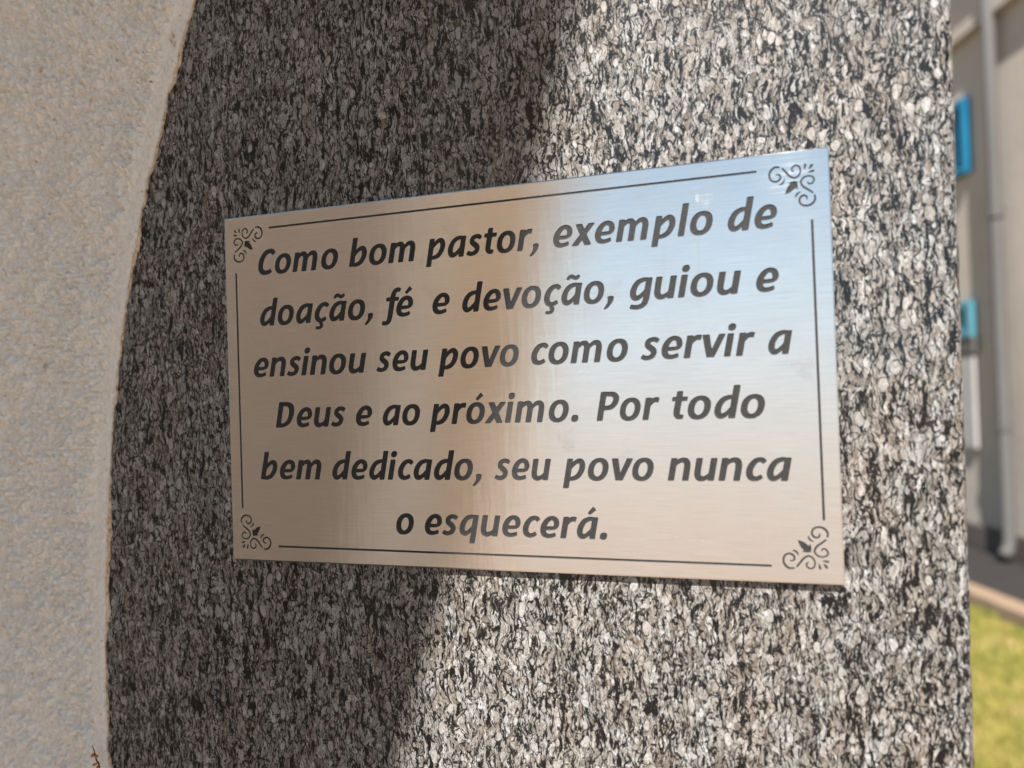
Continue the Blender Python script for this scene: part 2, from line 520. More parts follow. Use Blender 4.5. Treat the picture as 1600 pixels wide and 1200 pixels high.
b2 = lambda z: -0.698 + (z - 1.3436) * 0.229
ZT = 3.45
v, f = prism([(-1.6, 0), (b2(0), 0), (b2(ZT), ZT), (-1.6, ZT)], YW - 0.10, YW - 0.006)
mesh('wall', v, f, M_WING, occluder)
zs = 1.3436 + (-0.55 + 0.390) / FL                # where the splayed corner starts
xl = lambda z: xe(z) if z <= zs else max(-0.55, xe(z) - 0.20)
zk = 1.3436 + (-0.35 + 0.390) / FL
levels = [0.0, zs, zk, ZT]
v, f = prism([(b2(0), 0)] + [(xl(z) - 0.004, z) for z in levels] + [(b2(ZT), ZT)], YW - 0.097, YW - 0.012)
mesh('mirrored_band', v, f, M_OCCLUDER_L, occluder)  # lighter strip added for the pale band mirrored in the steel
# added ochre corner, splayed to catch light and look brighter in the plaque
v, f = [], []
lv = list(np.linspace(zs + 0.01, zk, 6)) + list(np.linspace(zk, ZT, 10))[1:]
for z in lv:
    w = xe(z) - xl(z)
    v += [(xl(z), YW - 0.004, z), (xe(z), YW - 0.004 - 0.6 * w, z), (xe(z) - 0.01, YW - 0.02 - 0.6 * w, z), (xl(z), YW - 0.09, z)]
for i in range(len(lv) - 1):
    for k in range(4):
        f.append((i * 4 + k, i * 4 + (k + 1) % 4, (i + 1) * 4 + (k + 1) % 4, (i + 1) * 4 + k))
f += [(0, 1, 2, 3), tuple(len(v) - 4 + k for k in (3, 2, 1, 0))]
mesh('splayed_corner', v, f, M_OCHRE, occluder)

# ------------------------------------------------------------------ granite pillar
GY = 0.003                                        # granite face; the plaque face is y = 0
KS = (0.286 + GY) / 0.286
gx = lambda x: CAM_POS.x + (x - CAM_POS.x) * KS
gz = lambda z: CAM_POS.z + (z - CAM_POS.z) * KS
pillar = tag(empty('granite_pillar', (0, 0.15, 0)), 'speckled grey polished granite pillar carrying the steel plaque', 'pillar')
zl = np.concatenate([np.linspace(0.0, 1.08, 20)[:-1], np.arange(1.08, 1.64, 0.0012), np.linspace(1.64, 2.6, 16)])
XR = lambda z: gx(0.1640) + (z - 1.35) * 0.0072
prof = [(-0.345, 0.0), (-0.02, 0.0), (-0.0042, 0.0), (-0.0028, 0.00025), (-0.0016, 0.0009), (-0.0007, 0.002), (-0.0002, 0.0034), (0.0, 0.006), (0.0, 0.03)]
gv, gf = [], []
jit = 0.00014 * vnoise(zl, zl * 0, 240, 3) + 0.0001 * vnoise(zl, zl * 0, 700, 4) + 0.0002 * vnoise(zl, zl * 0, 60, 8)
jit2 = 0.0002 * vnoise(zl, zl * 0, 400, 9)
for i, z in enumerate(zl):
    for k, (dx, dy) in enumerate(prof):
        x = dx if k == 0 else XR(z) + dx + (jit[i] if k > 3 else jit2[i] * (k == 3))
        gv.append((x, GY + dy, z))
np_ = len(prof)
for i in range(len(zl) - 1):
    for k in range(np_ - 1):
        a = i * np_ + k
        gf.append((a, a + 1, a + np_ + 1, a + np_))
n0 = len(gv)
gv += [(-0.345, GY + 0.03, zl[0]), (-0.345, GY + 0.03, zl[-1])]
gf.append(tuple([k for k in range(np_)] + [n0])[::-1])
gf.append(tuple([(len(zl) - 1) * np_ + k for k in range(np_)] + [n0 + 1]))
slab = mesh('slab', gv, gf, M_GRANITE, pillar)
for pl in slab.data.polygons:
    pl.use_smooth = False
MB().box((-0.60, 0.21, 1.3), ((1, 0, 0), (0, 1, 0), (0, 0, 1)), (0.745, 0.17, 1.29)).build('core', M_CONCRETE, pillar)

# ------------------------------------------------------------------ plaster panel with its curved edge
EDGE = [(-137.2, 1526.3), (-142.9, 1514.2), (-148.0, 1499.0), (-153.9, 1482.2), (-159.9, 1463.9), (-166.0, 1445.4), (-172.2, 1425.2),
        (-176.5, 1407.7), (-180.9, 1387.0), (-185.7, 1366.3), (-189.5, 1342.4), (-191.2, 1324.4), (-192.9, 1306.3), (-194.9, 1279.2),
        (-196.7, 1258.1), (-197.9, 1234.0), (-197.9, 1210.0), (-197.6, 1192.0), (-197.2, 1174.1)]
ez = np.array([gz(p[1] / 1000) for p in EDGE])[::-1]
ex = np.array([gx(p[0] / 1000) for p in EDGE])[::-1]
pz = np.polynomial.Polynomial.fit(ez, ex, 5)


def edge_x(z):
    z = np.asarray(z, float)
    zz = np.clip(z, ez[0], ez[-1])
    base = pz(zz)
    s1 = (pz(ez[-1]) - pz(ez[-1] - 0.004)) / 0.004
    base = base + np.where(z > ez[-1], (z - ez[-1]) * s1 + 1.2 * (z - ez[-1]) ** 2, 0)
    return base


panel = tag(empty('plaster_wall', (-0.4, 0.02, 0)), 'rough off white plaster wall with curved edge left of the granite', 'wall')
zz = np.concatenate([np.linspace(0.0, 1.02, 24)[:-1], np.arange(1.02, 1.14, 0.0009), np.arange(1.14, 1.58, 0.0005), np.arange(1.58, 1.72, 0.0009), np.linspace(1.7205, 2.6, 20)])
dd = np.concatenate([[0.0, 0.00025, 0.0006], np.arange(0.0011, 0.135, 0.0005), np.arange(0.1355, 0.30, 0.0010), np.linspace(0.305, 1.15, 40)])
Zg, Dg = np.meshgrid(zz, dd, indexing='ij')
rag = 0.0003 * vnoise(zz, zz * 0, 180, 21) + 0.00035 * vnoise(zz, zz * 0, 420, 22) + 0.0004 * vnoise(zz, zz * 0, 45, 23)
E0 = edge_x(zz) + rag
Tg = np.clip((Dg - 0.30) / 0.85, 0, 1) ** 1.3
Xg = (E0[:, None] - Dg) * (1 - Tg) + (-1.33) * Tg
# lumps, diagonal trowel ridges and grit; the last 6 mm before the edge are floated smooth
xr, zr = Xg * 0.80 + Zg * 0.60, -Xg * 0.60 + Zg * 0.80
bil = lambda a, b, k, sd: 2.2 * np.abs(vnoise(a, b, k, sd)) - 0.55            # rounded lumps with narrow creases
lump = (0.55 * vnoise(xr, zr * 0.62, 120, 31) + 0.55 * bil(xr, zr * 0.8, 210, 32) + 0.50 * bil(Xg, Zg, 400, 33)
        + 0.70 * np.maximum(0, vnoise(xr, zr * 0.45, 90, 34)) + 0.7 * vnoise(Xg, Zg, 34, 35) + 0.34 * bil(Xg, Zg * 0.8, 700, 36)
        + 0.24 * vnoise(Xg, Zg, 1000, 37))
lump = np.where(lump < -0.4, -0.4 + 0.35 * np.tanh((lump + 0.4) / 0.35), lump)
amp = 0.0020 * (0.10 + 0.90 * np.clip((Dg - 0.0045) / 0.004, 0, 1) ** 1.5)
amp = amp * np.clip((0.30 - Dg) / 0.03, 0, 1) * np.clip((Zg - 1.02) / 0.03, 0, 1) * np.clip((1.72 - Zg) / 0.03, 0, 1)
roll = 0.0012 * np.clip(1 - Dg / 0.0011, 0, 1) ** 2
Yg = GY - 0.0019 - amp * lump + roll
n_z, n_d = Zg.shape
pv = np.stack([Xg, Yg, Zg], -1).reshape(-1, 3)
idx = np.arange(n_z * n_d).reshape(n_z, n_d)
q = np.stack([idx[:-1, :-1], idx[1:, :-1], idx[1:, 1:], idx[:-1, 1:]], -1).reshape(-1, 4)
pv = list(map(tuple, pv)); pf = list(map(tuple, q))
# edge returns into the joint
b0 = len(pv)
pv += [(E0[i] - 0.0003, GY + 0.006, zz[i]) for i in range(n_z)]
pf += [(int(idx[i, 0]), b0 + i, b0 + i + 1, int(idx[i + 1, 0])) for i in range(n_z - 1)]
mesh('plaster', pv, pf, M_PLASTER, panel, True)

# ochre mortar line left at the joint, ragged and of uneven width
gw = np.clip(0.0011 + 0.0011 * vnoise(zz, zz * 0, 60, 41) + 0.0006 * vnoise(zz, zz * 0, 260, 42), 0.00012, 0.0028)
mv, mf = [], []
for i, z in enumerate(zz):
    for k, (t, y) in enumerate(((-0.0006, 0.0002), (0.0, -0.0004), (0.5, -0.00075), (0.85, -0.0006), (1.0, 0.0002))):
        x = E0[i] + (t * gw[i] if k else t)
        mv.append((x, GY + y + 0.0001 * vnoise(np.array([x]), np.array([z]), 900, 43)[0], z))
for i in range(len(zz) - 1):
    for k in range(4):
        a = i * 5 + k
        mf.append((a, a + 1, a + 6, a + 5))
mesh('mortar_joint', mv, mf, M_GROUT, panel)

# ------------------------------------------------------------------ dry twig
tw = tag(empty('dry_twig', (-0.203, -0.004, 1.11)), 'thin dark red dry twig with orange leaves in front of the plaster', 'twig')
stem = [(-0.2039, 1.1850), (-0.2026, 1.1828), (-0.2021, 1.1810), (-0.2016, 1.1784), (-0.2009, 1.1773), (-0.2006, 1.1756), (-0.1990, 1.166), (-0.1985, 1.150), (-0.1965, 1.132), (-0.1972, 1.11)]
MB().tube([(x, -0.0032 - 0.0004 * math.sin(i), z) for i, (x, z) in enumerate(stem)], [0.00018, 0.00026, 0.00036, 0.00032, 0.0004, 0.00034, 0.0004, 0.00042, 0.0005, 0.0005], 7).build('stem', M_TWIG, tw, True)


def leaf(p, d, L, w):
    """small folded leaf from base p along d"""
    p, d = Vector(p), Vector(d).normalized()
    s = d.cross(Vector((0, -1, 0))).normalized()
    o = Vector((0, -1, 0))
    v, f = [], []
    for i in range(7):
        t = i / 6
        ww = w * math.sin(math.pi * (0.12 + 0.84 * t)) ** 0.8
        c = p + d * L * t + o * (0.0003 * math.sin(math.pi * t))
        v += [c - s * ww + o * 0.00035 * t, c + o * 0.0, c + s * ww + o * 0.0005]
        v += [c - s * ww + o * 0.00045 * t + o * 0.00006, c + o * 0.0001, c + s * ww + o * 0.0006]
    for i in range(6):
        a = i * 6
        for k in (0, 1):
            f.append((a + k, a + k + 1, a + k + 7, a + k + 6))
            f.append((a + k + 3, a + k + 9, a + k + 10, a + k + 4))
        f += [(a, a + 6, a + 9, a + 3), (a + 2, a + 5, a + 11, a + 8)]
    f += [(0, 3, 4, 1), (1, 4, 5, 2), (36, 37, 40, 39), (37, 38, 41, 40)]
    return mesh('leaf', v, f, M_LEAF, tw, True)


leaf((-0.2023, -0.0034, 1.1821), (-0.0016, 0, -0.0019), 0.0026, 0.0007)
leaf((-0.2022, -0.0034, 1.1813), (0.0019, 0, -0.0003), 0.0022, 0.00075)
leaf((-0.2009, -0.0034, 1.1776), (-0.0024, 0, -0.0011), 0.0029, 0.0006)
leaf((-0.2006, -0.0034, 1.1766), (0.0006, 0, -0.0012), 0.0028, 0.0007)
leaf((-0.1985, -0.0034, 1.150), (0.0016, 0, -0.0012), 0.003, 0.0007)
leaf((-0.1984, -0.0034, 1.147), (-0.0018, 0, -0.0012), 0.003, 0.0007)

# ------------------------------------------------------------------ lettering, drawn as distance fields and traced to outlines
def crom(pts, n=9):
    """Catmull-Rom through rows of numbers"""
    P = np.array(pts, float)
    P = np.vstack([2 * P[0] - P[1], P, 2 * P[-1] - P[-2]])
    out = []
    for i in range(1, len(P) - 2):
        a, b, c, d = P[i - 1:i + 3]
        for t in np.linspace(0, 1, n, endpoint=False):
            out.append(0.5 * (2 * b + (c - a) * t + (2 * a - 5 * b + 4 * c - d) * t * t + (3 * b - a - 3 * c + d) * t ** 3))
    out.append(P[-2])
    return np.array(out)


def poly_sdf(X, Z, poly, r=0.0):
    P = np.array(poly, float)
    Q = np.roll(P, -1, 0)
    best = np.full(X.shape, 1e9)
    inside = np.zeros(X.shape, bool)
    for (ax_, ay), (bx_, by_) in zip(P, Q):
        ex_, ey = bx_ - ax_, by_ - ay
        L = ex_ * ex_ + ey * ey
        if L < 1e-14: continue
        t = np.clip(((X - ax_) * ex_ + (Z - ay) * ey) / L, 0, 1)
        best = np.minimum(best, (X - ax_ - t * ex_) ** 2 + (Z - ay - t * ey) ** 2)
        if ay != by_:
            c = ((ay > Z) != (by_ > Z)) & (X < ex_ * (Z - ay) / (by_ - ay) + ax_)
            inside ^= c
    d = np.sqrt(best)
    return np.where(inside, -d, d) - r


def ribbon_sdf(X, Z, rows, r=0.014, round_ends=False):
    """stroke of changing half width with flat, slightly rounded ends"""
    C = crom(rows)
    d = np.gradient(C[:, :2], axis=0)
    d /= np.linalg.norm(d, axis=1)[:, None]
    best = np.full(X.shape, 1e9)
    # overlapping quads, each one an exact convex patch: robust on tight curls
    for i in range(len(C) - 1):
        (x0, y0, w0), (x1, y1, w1) = C[i], C[i + 1]
        ex_, ey = x1 - x0, y1 - y0
        L2 = ex_ * ex_ + ey * ey
        t = ((X - x0) * ex_ + (Z - y0) * ey) / L2
        tc = np.clip(t, 0, 1)
        w = w0 + (w1 - w0) * tc
        dist = np.hypot(X - x0 - tc * ex_, Z - y0 - tc * ey) - w
        best = np.minimum(best, dist)
    if not round_ends:
        for (x, y, w), (dx, dy), s in ((C[0], d[0], -1), (C[-1], d[-1], 1)):
            # cut the round cap off flat, with a small corner radius
            h = s * ((X - x) * dx + (Z - y) * dy)
            near = np.hypot(X - x, Z - y) < w * 1.6
            a, b = best + r, h + r
            cut = np.minimum(np.maximum(a, b), 0) + np.hypot(np.maximum(a, 0), np.maximum(b, 0)) - r
            best = np.where(near & (h > -2 * r), np.maximum(best, cut), best)
    return best


def box(x0, y0, x1, y1, r=0.016):
    return lambda X, Z: poly_sdf(X, Z, [(x0 + r, y0 + r), (x1 - r, y0 + r), (x1 - r, y1 - r), (x0 + r, y1 - r)], r)


def pol(pts, r=0.014):
    """polygon shrunk by r then grown back: soft corners"""
    P = np.array(pts, float)
    Q, R_ = np.roll(P, -1, 0), np.roll(P, 1, 0)
    area = 0.5 * np.sum(P[:, 0] * Q[:, 1] - Q[:, 0] * P[:, 1])
    sg = 1 if area > 0 else -1
    out = []
    for a, b, c in zip(R_, P, Q):
        e1, e2 = (b - a) / np.linalg.norm(b - a), (c - b) / np.linalg.norm(c - b)
        n1, n2 = sg * np.array((-e1[1], e1[0])), sg * np.array((-e2[1], e2[0]))
        m = n1 + n2
        out.append(b + m * r / max(0.25, (m @ n1)))
    return lambda X, Z: poly_sdf(X, Z, out, r)


def rib(*rows, **k): return lambda X, Z: ribbon_sdf(X, Z, rows, **k)


def ell(cx, cy, rx, ry, n=2.2):
    t = np.linspace(0, 2 * np.pi, 48, endpoint=False)
    c, s = np.cos(t), np.sin(t)
    pts = np.stack([cx + rx * np.sign(c) * np.abs(c) ** (2 / n), cy + ry * np.sign(s) * np.abs(s) ** (2 / n)], 1)
    return lambda X, Z: poly_sdf(X, Z, pts)


def sub(a, b): return lambda X, Z: np.maximum(a(X, Z), -b(X, Z))
def shift(f, dx, dy=0.0): return lambda X, Z: f(X - dx, Z - dy)
def turn(f, cx, cy): return lambda X, Z: f(2 * cx - X, 2 * cy - Z)


XH = 0.475
BOWL = rib((.425, .432, .030), (.36, .446, .036), (.28, .436, .046), (.185, .385, .055), (.125, .27, .061), (.117, .155, .061), (.155, .070, .055), (.22, .046, .050), (.295, .085, .045), (.36, .165, .036), (.41, .25, .026), round_ends=True)
RST = box(.362, 0, .487, XH)
BOWLR = turn(BOWL, .271, XH / 2)
LST = box(.055, 0, .180, XH)
ARCH = rib((.13, .30, .026), (.185, .375, .036), (.25, .425, .045), (.325, .437, .050), (.385, .405, .057), (.418, .33, .0615), (.4235, .2, .0625), (.4235, .0, .0625))
ACUTE = rib((-.040, .545, .032), (.075, .668, .050))
TILDE = rib((-.150, .560, .030), (-.135, .600, .036), (-.090, .633, .038), (-.030, .612, .038), (.025, .590, .038), (.075, .600, .038), (.098, .650, .031))
O_ = sub(ell(.268, XH / 2, .228, XH / 2 + .013, 2.25), ell(.268, XH / 2, .106, XH / 2 - .074, 2.1))
C_ = rib((.398, .382, .040), (.355, .425, .045), (.285, .441, .045), (.195, .400, .055), (.130, .290, .062), (.120, .175, .062), (.160, .080, .055), (.235, .041, .045), (.315, .050, .044), (.385, .092, .042))
E_ = [rib((.400, .225, .040), (.418, .300, .056), (.385, .395, .052), (.295, .444, .044), (.195, .405, .054), (.130, .300, .062), (.118, .185, .062), (.155, .085, .054), (.235, .041, .044), (.335, .045, .041), (.425, .075, .040)),
                 rib((.145, .214, .037), (.28, .214, .037), (.37, .222, .036), (.410, .240, .036), round_ends=True)]
GLYPH = {   # character: (advance, list of shapes)
    'o': (.537, [O_]), 'ó': (.537, [O_, shift(ACUTE, .285, .01)]),
    'a': (.537, [BOWL, RST]), 'ã': (.537, [BOWL, RST, shift(TILDE, .285, .005)]), 'á': (.537, [BOWL, RST, shift(ACUTE, .30, .01)]),
    'd': (.537, [BOWL, box(.362, 0, .487, .69)]), 'q': (.537, [BOWL, box(.362, -.178, .487, XH)]),
    'g': (.52, [BOWL, rib((.4245, XH, .0625), (.4245, .2, .0625), (.4235, .02, .0625), (.395, -.085, .057), (.320, -.140, .049), (.22, -.152, .044), (.105, -.132, .041))]),
    'b': (.537, [BOWLR, box(.055, 0, .180, .69)]), 'p': (.537, [BOWLR, box(.055, -.178, .180, XH)]),
    'n': (.537, [LST, ARCH]), 'u': (.537, [turn(LST, .271, XH / 2), turn(ARCH, .271, XH / 2)]),
    'm': (.813, [LST, rib((.13, .30, .026), (.18, .375, .036), (.235, .425, .045), (.298, .437, .050), (.348, .405, .057), (.375, .33, .0615), (.379, .2, .0625), (.379, .0, .0625)),
                 rib((.40, .30, .026), (.45, .375, .036), (.505, .425, .045), (.57, .437, .050), (.625, .405, .057), (.652, .33, .0615), (.656, .2, .0625), (.656, .0, .0625))]),
    'r': (.365, [LST, rib((.13, .27, .028), (.165, .345, .040), (.215, .405, .048), (.275, .432, .050), (.352, .424, .050))]),
    'i': (.246, [LST, ell(.122, .612, .074, .072, 2.3)]), 'l': (.246, [box(.055, 0, .180, .69)]),
    'e': (.503, E_), 'é': (.503, E_ + [shift(ACUTE, .285, .01)]),
    'c': (.425, [C_]),
    'ç': (.425, [C_, rib((.262, .03, .032), (.258, -.028, .034), (.292, -.062, .040), (.288, -.118, .038), (.225, -.146, .031), (.145, -.136, .030))]),
    's': (.405, [rib((.352, .395, .040), (.285, .432, .045), (.205, .436, .046), (.135, .395, .053), (.130, .325, .055), (.185, .268, .055), (.25, .225, .056), (.292, .165, .057), (.275, .085, .054), (.20, .043, .046), (.12, .043, .044), (.045, .076, .041))]),
    't': (.355, [rib((.172, .595, .058), (.170, .40, .0615), (.168, .2, .0625), (.178, .105, .058), (.225, .052, .048), (.315, .048, .042)), box(.035, .392, .345, XH)]),
    'f': (.33, [rib((.415, .640, .040), (.345, .655, .046), (.275, .622, .055), (.245, .53, .061), (.240, .38, .0625), (.240, .1, .0625), (.234, -.04, .0615), (.205, -.118, .052), (.135, -.143, .044), (.055, -.128, .040)), box(.075, .392, .405, XH)]),
    'v': (.475, [pol([(.010, XH), (.148, XH), (.248, .130), (.352, XH), (.482, XH), (.322, 0), (.168, 0)])]),
    'x': (.462, [pol([(.025, XH), (.168, XH), (.452, 0), (.305, 0)]), pol([(.325, XH), (.462, XH), (.150, 0), (.005, 0)])]),
    'C': (.529, [rib((.492, .515, .048), (.430, .572, .052), (.345, .588, .053), (.235, .545, .061), (.155, .420, .067), (.130, .280, .067), (.150, .150, .063), (.225, .062, .055), (.325, .044, .050), (.410, .058, .050), (.470, .092, .048))]),
    'D': (.600, [sub(pol(crom([(.065, .632), (.28, .632), (.40, .612), (.50, .53), (.535, .38), (.52, .23), (.45, .09), (.33, .018), (.22, 0), (.065, 0)], 6)[:, :2], .004),
                     pol(crom([(.195, .540), (.27, .540), (.335, .520), (.385, .455), (.398, .36), (.385, .225), (.34, .14), (.275, .098), (.195, .095)], 6)[:, :2], .004))]),
    'P': (.535, [box(.065, 0, .195, .632), rib((.10, .586, .046), (.25, .586, .046), (.365, .572, .052), (.432, .510, .061), (.438, .420, .062), (.385, .325, .057), (.29, .283, .048), (.15, .280, .046))]),
    ',': (.262, [pol(crom([(.075, .118), (.14, .135), (.195, .122), (.208, .075), (.195, .01), (.15, -.065), (.085, -.135), (.03, -.14), (.045, -.095), (.085, -.02), (.085, .06), (.072, .10)], 4)[:, :2], .004)]),
    '.': (.267, [ell(.140, .066, .076, .074, 2.5)]), ' ': (.226, []),
}
SLANT = math.tan(math.radians(11.3))


def trace(F, h, x0, z0):
    """closed outlines of F < 0 on a grid: marching squares with linear interpolation"""
    nz, nx = F.shape
    ins = F < 0
    code = ins[:-1, :-1] * 1 + ins[:-1, 1:] * 2 + ins[1:, 1:] * 4 + ins[1:, :-1] * 8
    segs = {}
    tab = {1: [(3, 0)], 2: [(0, 1)], 3: [(3, 1)], 4: [(1, 2)], 5: [(3, 0), (1, 2)], 6: [(0, 2)], 7: [(3, 2)], 8: [(2, 3)], 9: [(2, 0)], 10: [(0, 1), (2, 3)], 11: [(2, 1)], 12: [(1, 3)], 13: [(1, 0)], 14: [(0, 3)]}
    def key(j, i, e):
        return ((j, i, 0), (j, i + 1, 1), (j + 1, i, 0), (j, i, 1))[e]
    for j, i in zip(*np.nonzero((code > 0) & (code < 15))):
        for a, b in tab[int(code[j, i])]:
            segs[key(j, i, a)] = key(j, i, b)
    def pt(k):
        j, i, e = k
        a = F[j, i]; b = F[j, i + 1] if e == 0 else F[j + 1, i]
        t = a / (a - b)
        return (x0 + (i + (t if e == 0 else 0)) * h, z0 + (j + (t if e == 1 else 0)) * h)
    loops = []
    while segs:
        s, k = segs.popitem()
        loop = [s]
        while k != s:
            loop.append(k)
            k = segs.pop(k)
        loops.append(np.array([pt(k) for k in loop]))
    return loops


def thin(L, tol):
    """drop points that lie on the line between their neighbours"""
    L = np.asarray(L)
    half = len(L) // 2
    def dp(P):
        if len(P) < 3: return [P[0]]
        a, b = P[0], P[-1]
        d = b - a; n = np.hypot(*d)
        dist = np.abs((P[:, 0] - a[0]) * d[1] - (P[:, 1] - a[1]) * d[0]) / n if n > 1e-9 else np.hypot(*(P - a).T)
        k = int(np.argmax(dist))
        if dist[k] < tol: return [P[0]]
        return dp(P[:k + 1]) + dp(P[k:])
    out = np.array(dp(L[:half + 1]) + dp(np.vstack([L[half:], L[:1]])))
    return out if len(out) > 4 else L


_cache = {}


def glyph(ch):
    if ch not in _cache:
        adv, shapes = GLYPH[ch]
        loops = []
        if shapes:
            h = 0.0085
            xs, zs = np.arange(-0.12, adv + 0.12, h), np.arange(-0.22, 0.76, h)
            X, Z = np.meshgrid(xs, zs)
            F = np.full(X.shape, 9.0)
            for s in shapes:
                v = s(X, Z)
                k = 0.018                                    # tiny blend in the inner corners
                hh_ = np.clip(0.5 + 0.5 * (F - v) / k, 0, 1)
                F = F * (1 - hh_) + v * hh_ - k * hh_ * (1 - hh_) * 0.6
            F = F - 0.008
            for L in trace(F, h, xs[0], zs[0]):
                if len(L) > 8:
                    L = thin(L, 0.0012)
                    loops.append(np.stack([L[:, 0] + SLANT * L[:, 1], L[:, 1]], 1))
        _cache[ch] = (adv, loops)
    return _cache[ch]


EM = 17.0


def word_loops(text, u0, u1, base):
    """outlines in plaque millimetres (u to the right, v down), fitted between u0 and u1"""
    pen, loops = 0.0, []
    for ch in text:
        adv, Ls = glyph(ch)
        loops += [L + (pen, 0) for L in Ls]
        pen += adv
    lo, hi = min(L[:, 0].min() for L in loops), max(L[:, 0].max() for L in loops)
    return [np.stack([u0 + (L[:, 0] - lo) * (u1 - u0) / (hi - lo), base - L[:, 1] * EM], 1) for L in loops]


TEXT = [
    (26.35, [('Como', 17.21, 57.06), ('bom', 62.04, 92.86), ('pastor,', 97.25, 145.06), ('exemplo', 150.82, 210.51), ('de', 215.52, 232.5)]),
    (48.72, [('doação,', 17.45, 72.7), ('fé', 76.46, 91.08), ('e', 99.47, 107.22), ('devoção,', 112.41, 173.58), ('guiou', 179.29, 219.6), ('e', 224.5, 232.27)]),
    (71.00, [('ensinou', 13.53, 68.97), ('seu', 73.43, 97.14), ('povo', 101.17, 135.58), ('como', 140.45, 178.28), ('servir', 182.81, 223.6), ('a', 227.78, 235.97)]),
    (93.20, [('Deus', 23.9, 58.48), ('e', 63.14, 70.9), ('ao', 75.6, 92.71), ('próximo.', 96.77, 158.45), ('Por', 165.4, 189.29), ('todo', 193.69, 226.09)]),
    (115.60, [('bem', 15.53, 46.06), ('dedicado,', 51.17, 118.51), ('seu', 123.79, 147.08), ('povo', 151.45, 186.28), ('nunca', 191.17, 234.28)]),
    (137.80, [('o', 80.32, 88.43), ('esquecerá.', 93.16, 168.01)]),
]

# corner ornament: one arm drawn in its own grid units, mirrored on the diagonal
def orn_mm(x, y):
    return (4.95 + (x - 335) * 0.025 - (y - 420) * 0.0004, 5.77 + (y - 420) * 0.0213 + (x - 335) * 0.00248)


def orn_shapes():
    k = 0.0235
    st = lambda rows, **kw: rib(*[(*orn_mm(x, y), w * k) for x, y, w in rows], r=0.06, **kw)
    pl = lambda pts: pol([orn_mm(x, y) for x, y in pts], 0.05)
    return [
        st([(748, 378, 13), (705, 448, 15), (655, 530, 15), (592, 572, 14), (535, 540, 13), (513, 470, 12), (530, 398, 13), (575, 370, 13), (618, 398, 13), (624, 440, 12), (604, 464, 10)], round_ends=True),
        st([(790, 344, 13), (850, 335, 16), (905, 378, 17), (926, 455, 15), (902, 540, 14), (840, 574, 15), (788, 545, 16), (782, 492, 14), (802, 464, 12), (832, 460, 10)], round_ends=True),
        st([(724, 565, 5), (742, 602, 13), (768, 628, 14), (798, 634, 7)], round_ends=True),
        st([(448, 392, 18), (453, 425, 15), (462, 462, 6)], round_ends=True),
    ], [
        st([(363, 422, 20), (380, 445, 17), (398, 468, 7)], round_ends=True),
        pl([(562, 636), (610, 622), (684, 628), (655, 654), (692, 692), (716, 750), (734, 812), (662, 796), (606, 752), (588, 738), (568, 778), (556, 700)]),
    ]


def orn_loops():
    arm, mid = orn_shapes()
    h = 0.075
    us = np.arange(3.6, 22.0, h)
    U, V = np.meshgrid(us, us)
    F = np.full(U.shape, 9.0)
    for s in arm:
        v = s(U, V)
        # the other arm: swap the axes about the diagonal of the corner
        w = s(V - 0.05 + 0.0 * U, U + 0.25)
        F = np.minimum(F, np.minimum(v, w))
    for s in mid:
        F = np.minimum(F, s(U, V))
    return [thin(L, 0.012) for L in trace(F + 1e-7, h, us[0], us[0]) if len(L) > 8]


PW, PH = 250.0, 151.31
DEPTH = 0.00028
ENGR = []            # (part name, label, loops in mm)
for base, ws in TEXT:
    for t, a, b in ws:
        ENGR.append(('engraved_word', 'engraved word "%s"' % t, word_loops(t, a, b, base)))
OL = orn_loops()
for fu, fv in ((0, 0), (1, 0), (0, 1), (1, 1)):
    ENGR.append(('corner_ornament', None, [np.stack([PW - L[:, 0] if fu else L[:, 0], PH - L[:, 1] if fv else L[:, 1]], 1) for L in OL]))


def bar(u0, v0, u1, v1, w):
    a = np.linspace(0, np.pi, 7)
    d = np.array((u1 - u0, v1 - v0)); d = d / np.hypot(*d); n = np.array((-d[1], d[0]))
    p = [np.array((u0, v0)) - d * math.sin(t) * w + n * math.cos(t) * w for t in a]
    q = [np.array((u1, v1)) + d * math.sin(t) * w - n * math.cos(t) * w for t in a]
    return np.array(p + q)


for b in ((23.5, 6.1, 225.7, 5.95, 0.42), (24.0, 144.75, 226.0, 145.5, 0.42), (5.7, 25.0, 5.75, 128.1, 0.42), (243.8, 25.1, 244.0, 128.9, 0.42)):
    ENGR.append(('border_line', None, [bar(*b)]))

toW = lambda u, v, y: ((u - PW / 2) / 1000, y, 1.35 + PH / 2000 - v / 1000)


def fill(loops):
    """triangles of an outline set with holes, in mm"""
    cu = bpy.data.curves.new('outline', 'CURVE')
    cu.dimensions, cu.fill_mode = '2D', 'FRONT'
    for L in loops:
        sp = cu.splines.new('POLY')
        sp.points.add(len(L) - 1)
        sp.points.foreach_set('co', np.column_stack([L, np.zeros(len(L)), np.ones(len(L))]).ravel())
        sp.use_cyclic_u = True
    o = bpy.data.objects.new('outline', cu)
    COL.objects.link(o)
    dg = bpy.context.evaluated_depsgraph_get()
    me = bpy.data.meshes.new_from_object(o.evaluated_get(dg))
    v = np.zeros(len(me.vertices) * 3); me.vertices.foreach_get('co', v)
    f = [tuple(p.vertices) for p in me.polygons]
    bpy.data.objects.remove(o); bpy.data.curves.remove(cu); bpy.data.meshes.remove(me)
    return v.reshape(-1, 3), f


def inset(L, d):
    """move an outline to the inside of the ink by d (ink on the left of travel or right, decided by area sign)"""
    e = np.roll(L, -1, 0) - L
    e /= np.maximum(np.linalg.norm(e, axis=1), 1e-9)[:, None]
    n = np.stack([-e[:, 1], e[:, 0]], 1)
    m = n + np.roll(n, 1, 0)
    m /= np.maximum(np.linalg.norm(m, axis=1), 0.3)[:, None]
    return L + m * d


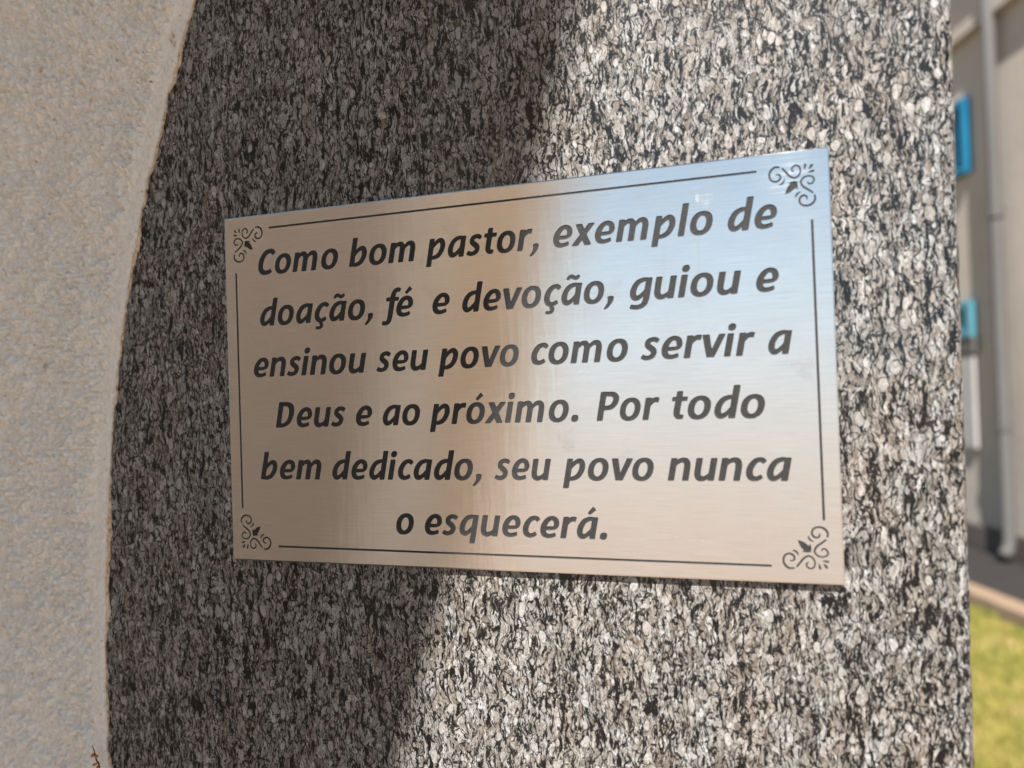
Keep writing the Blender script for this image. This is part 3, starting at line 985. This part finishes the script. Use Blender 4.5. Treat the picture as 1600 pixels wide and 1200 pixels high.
plaque = tag(empty('memorial_plaque', (0, 0.0, 1.35)), 'brushed steel plaque engraved with a Portuguese dedication on the granite', 'plaque')
CH = 0.5
outer = np.array([(CH, CH), (PW - CH, CH), (PW - CH, PH - CH), (CH, PH - CH)])
all_loops = [outer]
vs, fs = [], []


def contains(poly, p):
    x, y = p
    a, b = poly, np.roll(poly, -1, 0)
    c = ((a[:, 1] > y) != (b[:, 1] > y)) & (x < (b[:, 0] - a[:, 0]) * (y - a[:, 1]) / np.where(b[:, 1] == a[:, 1], 1e-9, b[:, 1] - a[:, 1]) + a[:, 0])
    return bool(np.sum(c) % 2)


for name, label, loops in ENGR:
    inn = []
    for L in loops:
        is_hole = sum(contains(o, L[0]) for o in loops if o is not L) % 2 == 1
        area = 0.5 * np.sum(L[:, 0] * np.roll(L[:, 1], -1) - np.roll(L[:, 0], -1) * L[:, 1])
        d = 0.06 * (1 if area > 0 else -1) * (-1 if is_hole else 1)     # towards the ink
        I = inset(L, d)
        inn.append(I)
        all_loops.append(L)
        n0, n = len(vs), len(L)
        vs += [toW(u, v, 0.0) for u, v in L] + [toW(u, v, DEPTH) for u, v in I]
        fs += [(n0 + i, n0 + (i + 1) % n, n0 + n + (i + 1) % n, n0 + n + i) for i in range(n)]
    v, f = fill(inn)
    o = mesh(name, [toW(u, w, DEPTH) for u, w, _ in v], f, M_INK, plaque)
    if label: o['label'] = label
fv, ff = fill(all_loops)
n0 = len(vs)
vs += [toW(u, w, 0.0) for u, w, _ in fv]
fs += [tuple(i + n0 for i in p) for p in ff]
# chamfer, edges and back of the plate
c0 = len(vs)
for (a, b, y) in ((CH, CH, 0.0), (0.0, 0.0, 0.00031), (0.0, 0.0, 0.0012)):
    vs += [toW(a, b, y), toW(PW - a, b, y), toW(PW - a, PH - b, y), toW(a, PH - b, y)]
for r in (0, 4):
    fs += [(c0 + r + i, c0 + r + (i + 1) % 4, c0 + r + 4 + (i + 1) % 4, c0 + r + 4 + i) for i in range(4)]
fs.append((c0 + 8, c0 + 9, c0 + 10, c0 + 11))
mesh('plate', vs, fs, M_STEEL, plaque)
pads = MB()
pads.box(toW(125, PH / 2, 0.0021), ((1, 0, 0), (0, 1, 0), (0, 0, 1)), (0.10, 0.0009, 0.05))
pads.build('mounting_pad', M_TRIM, plaque)
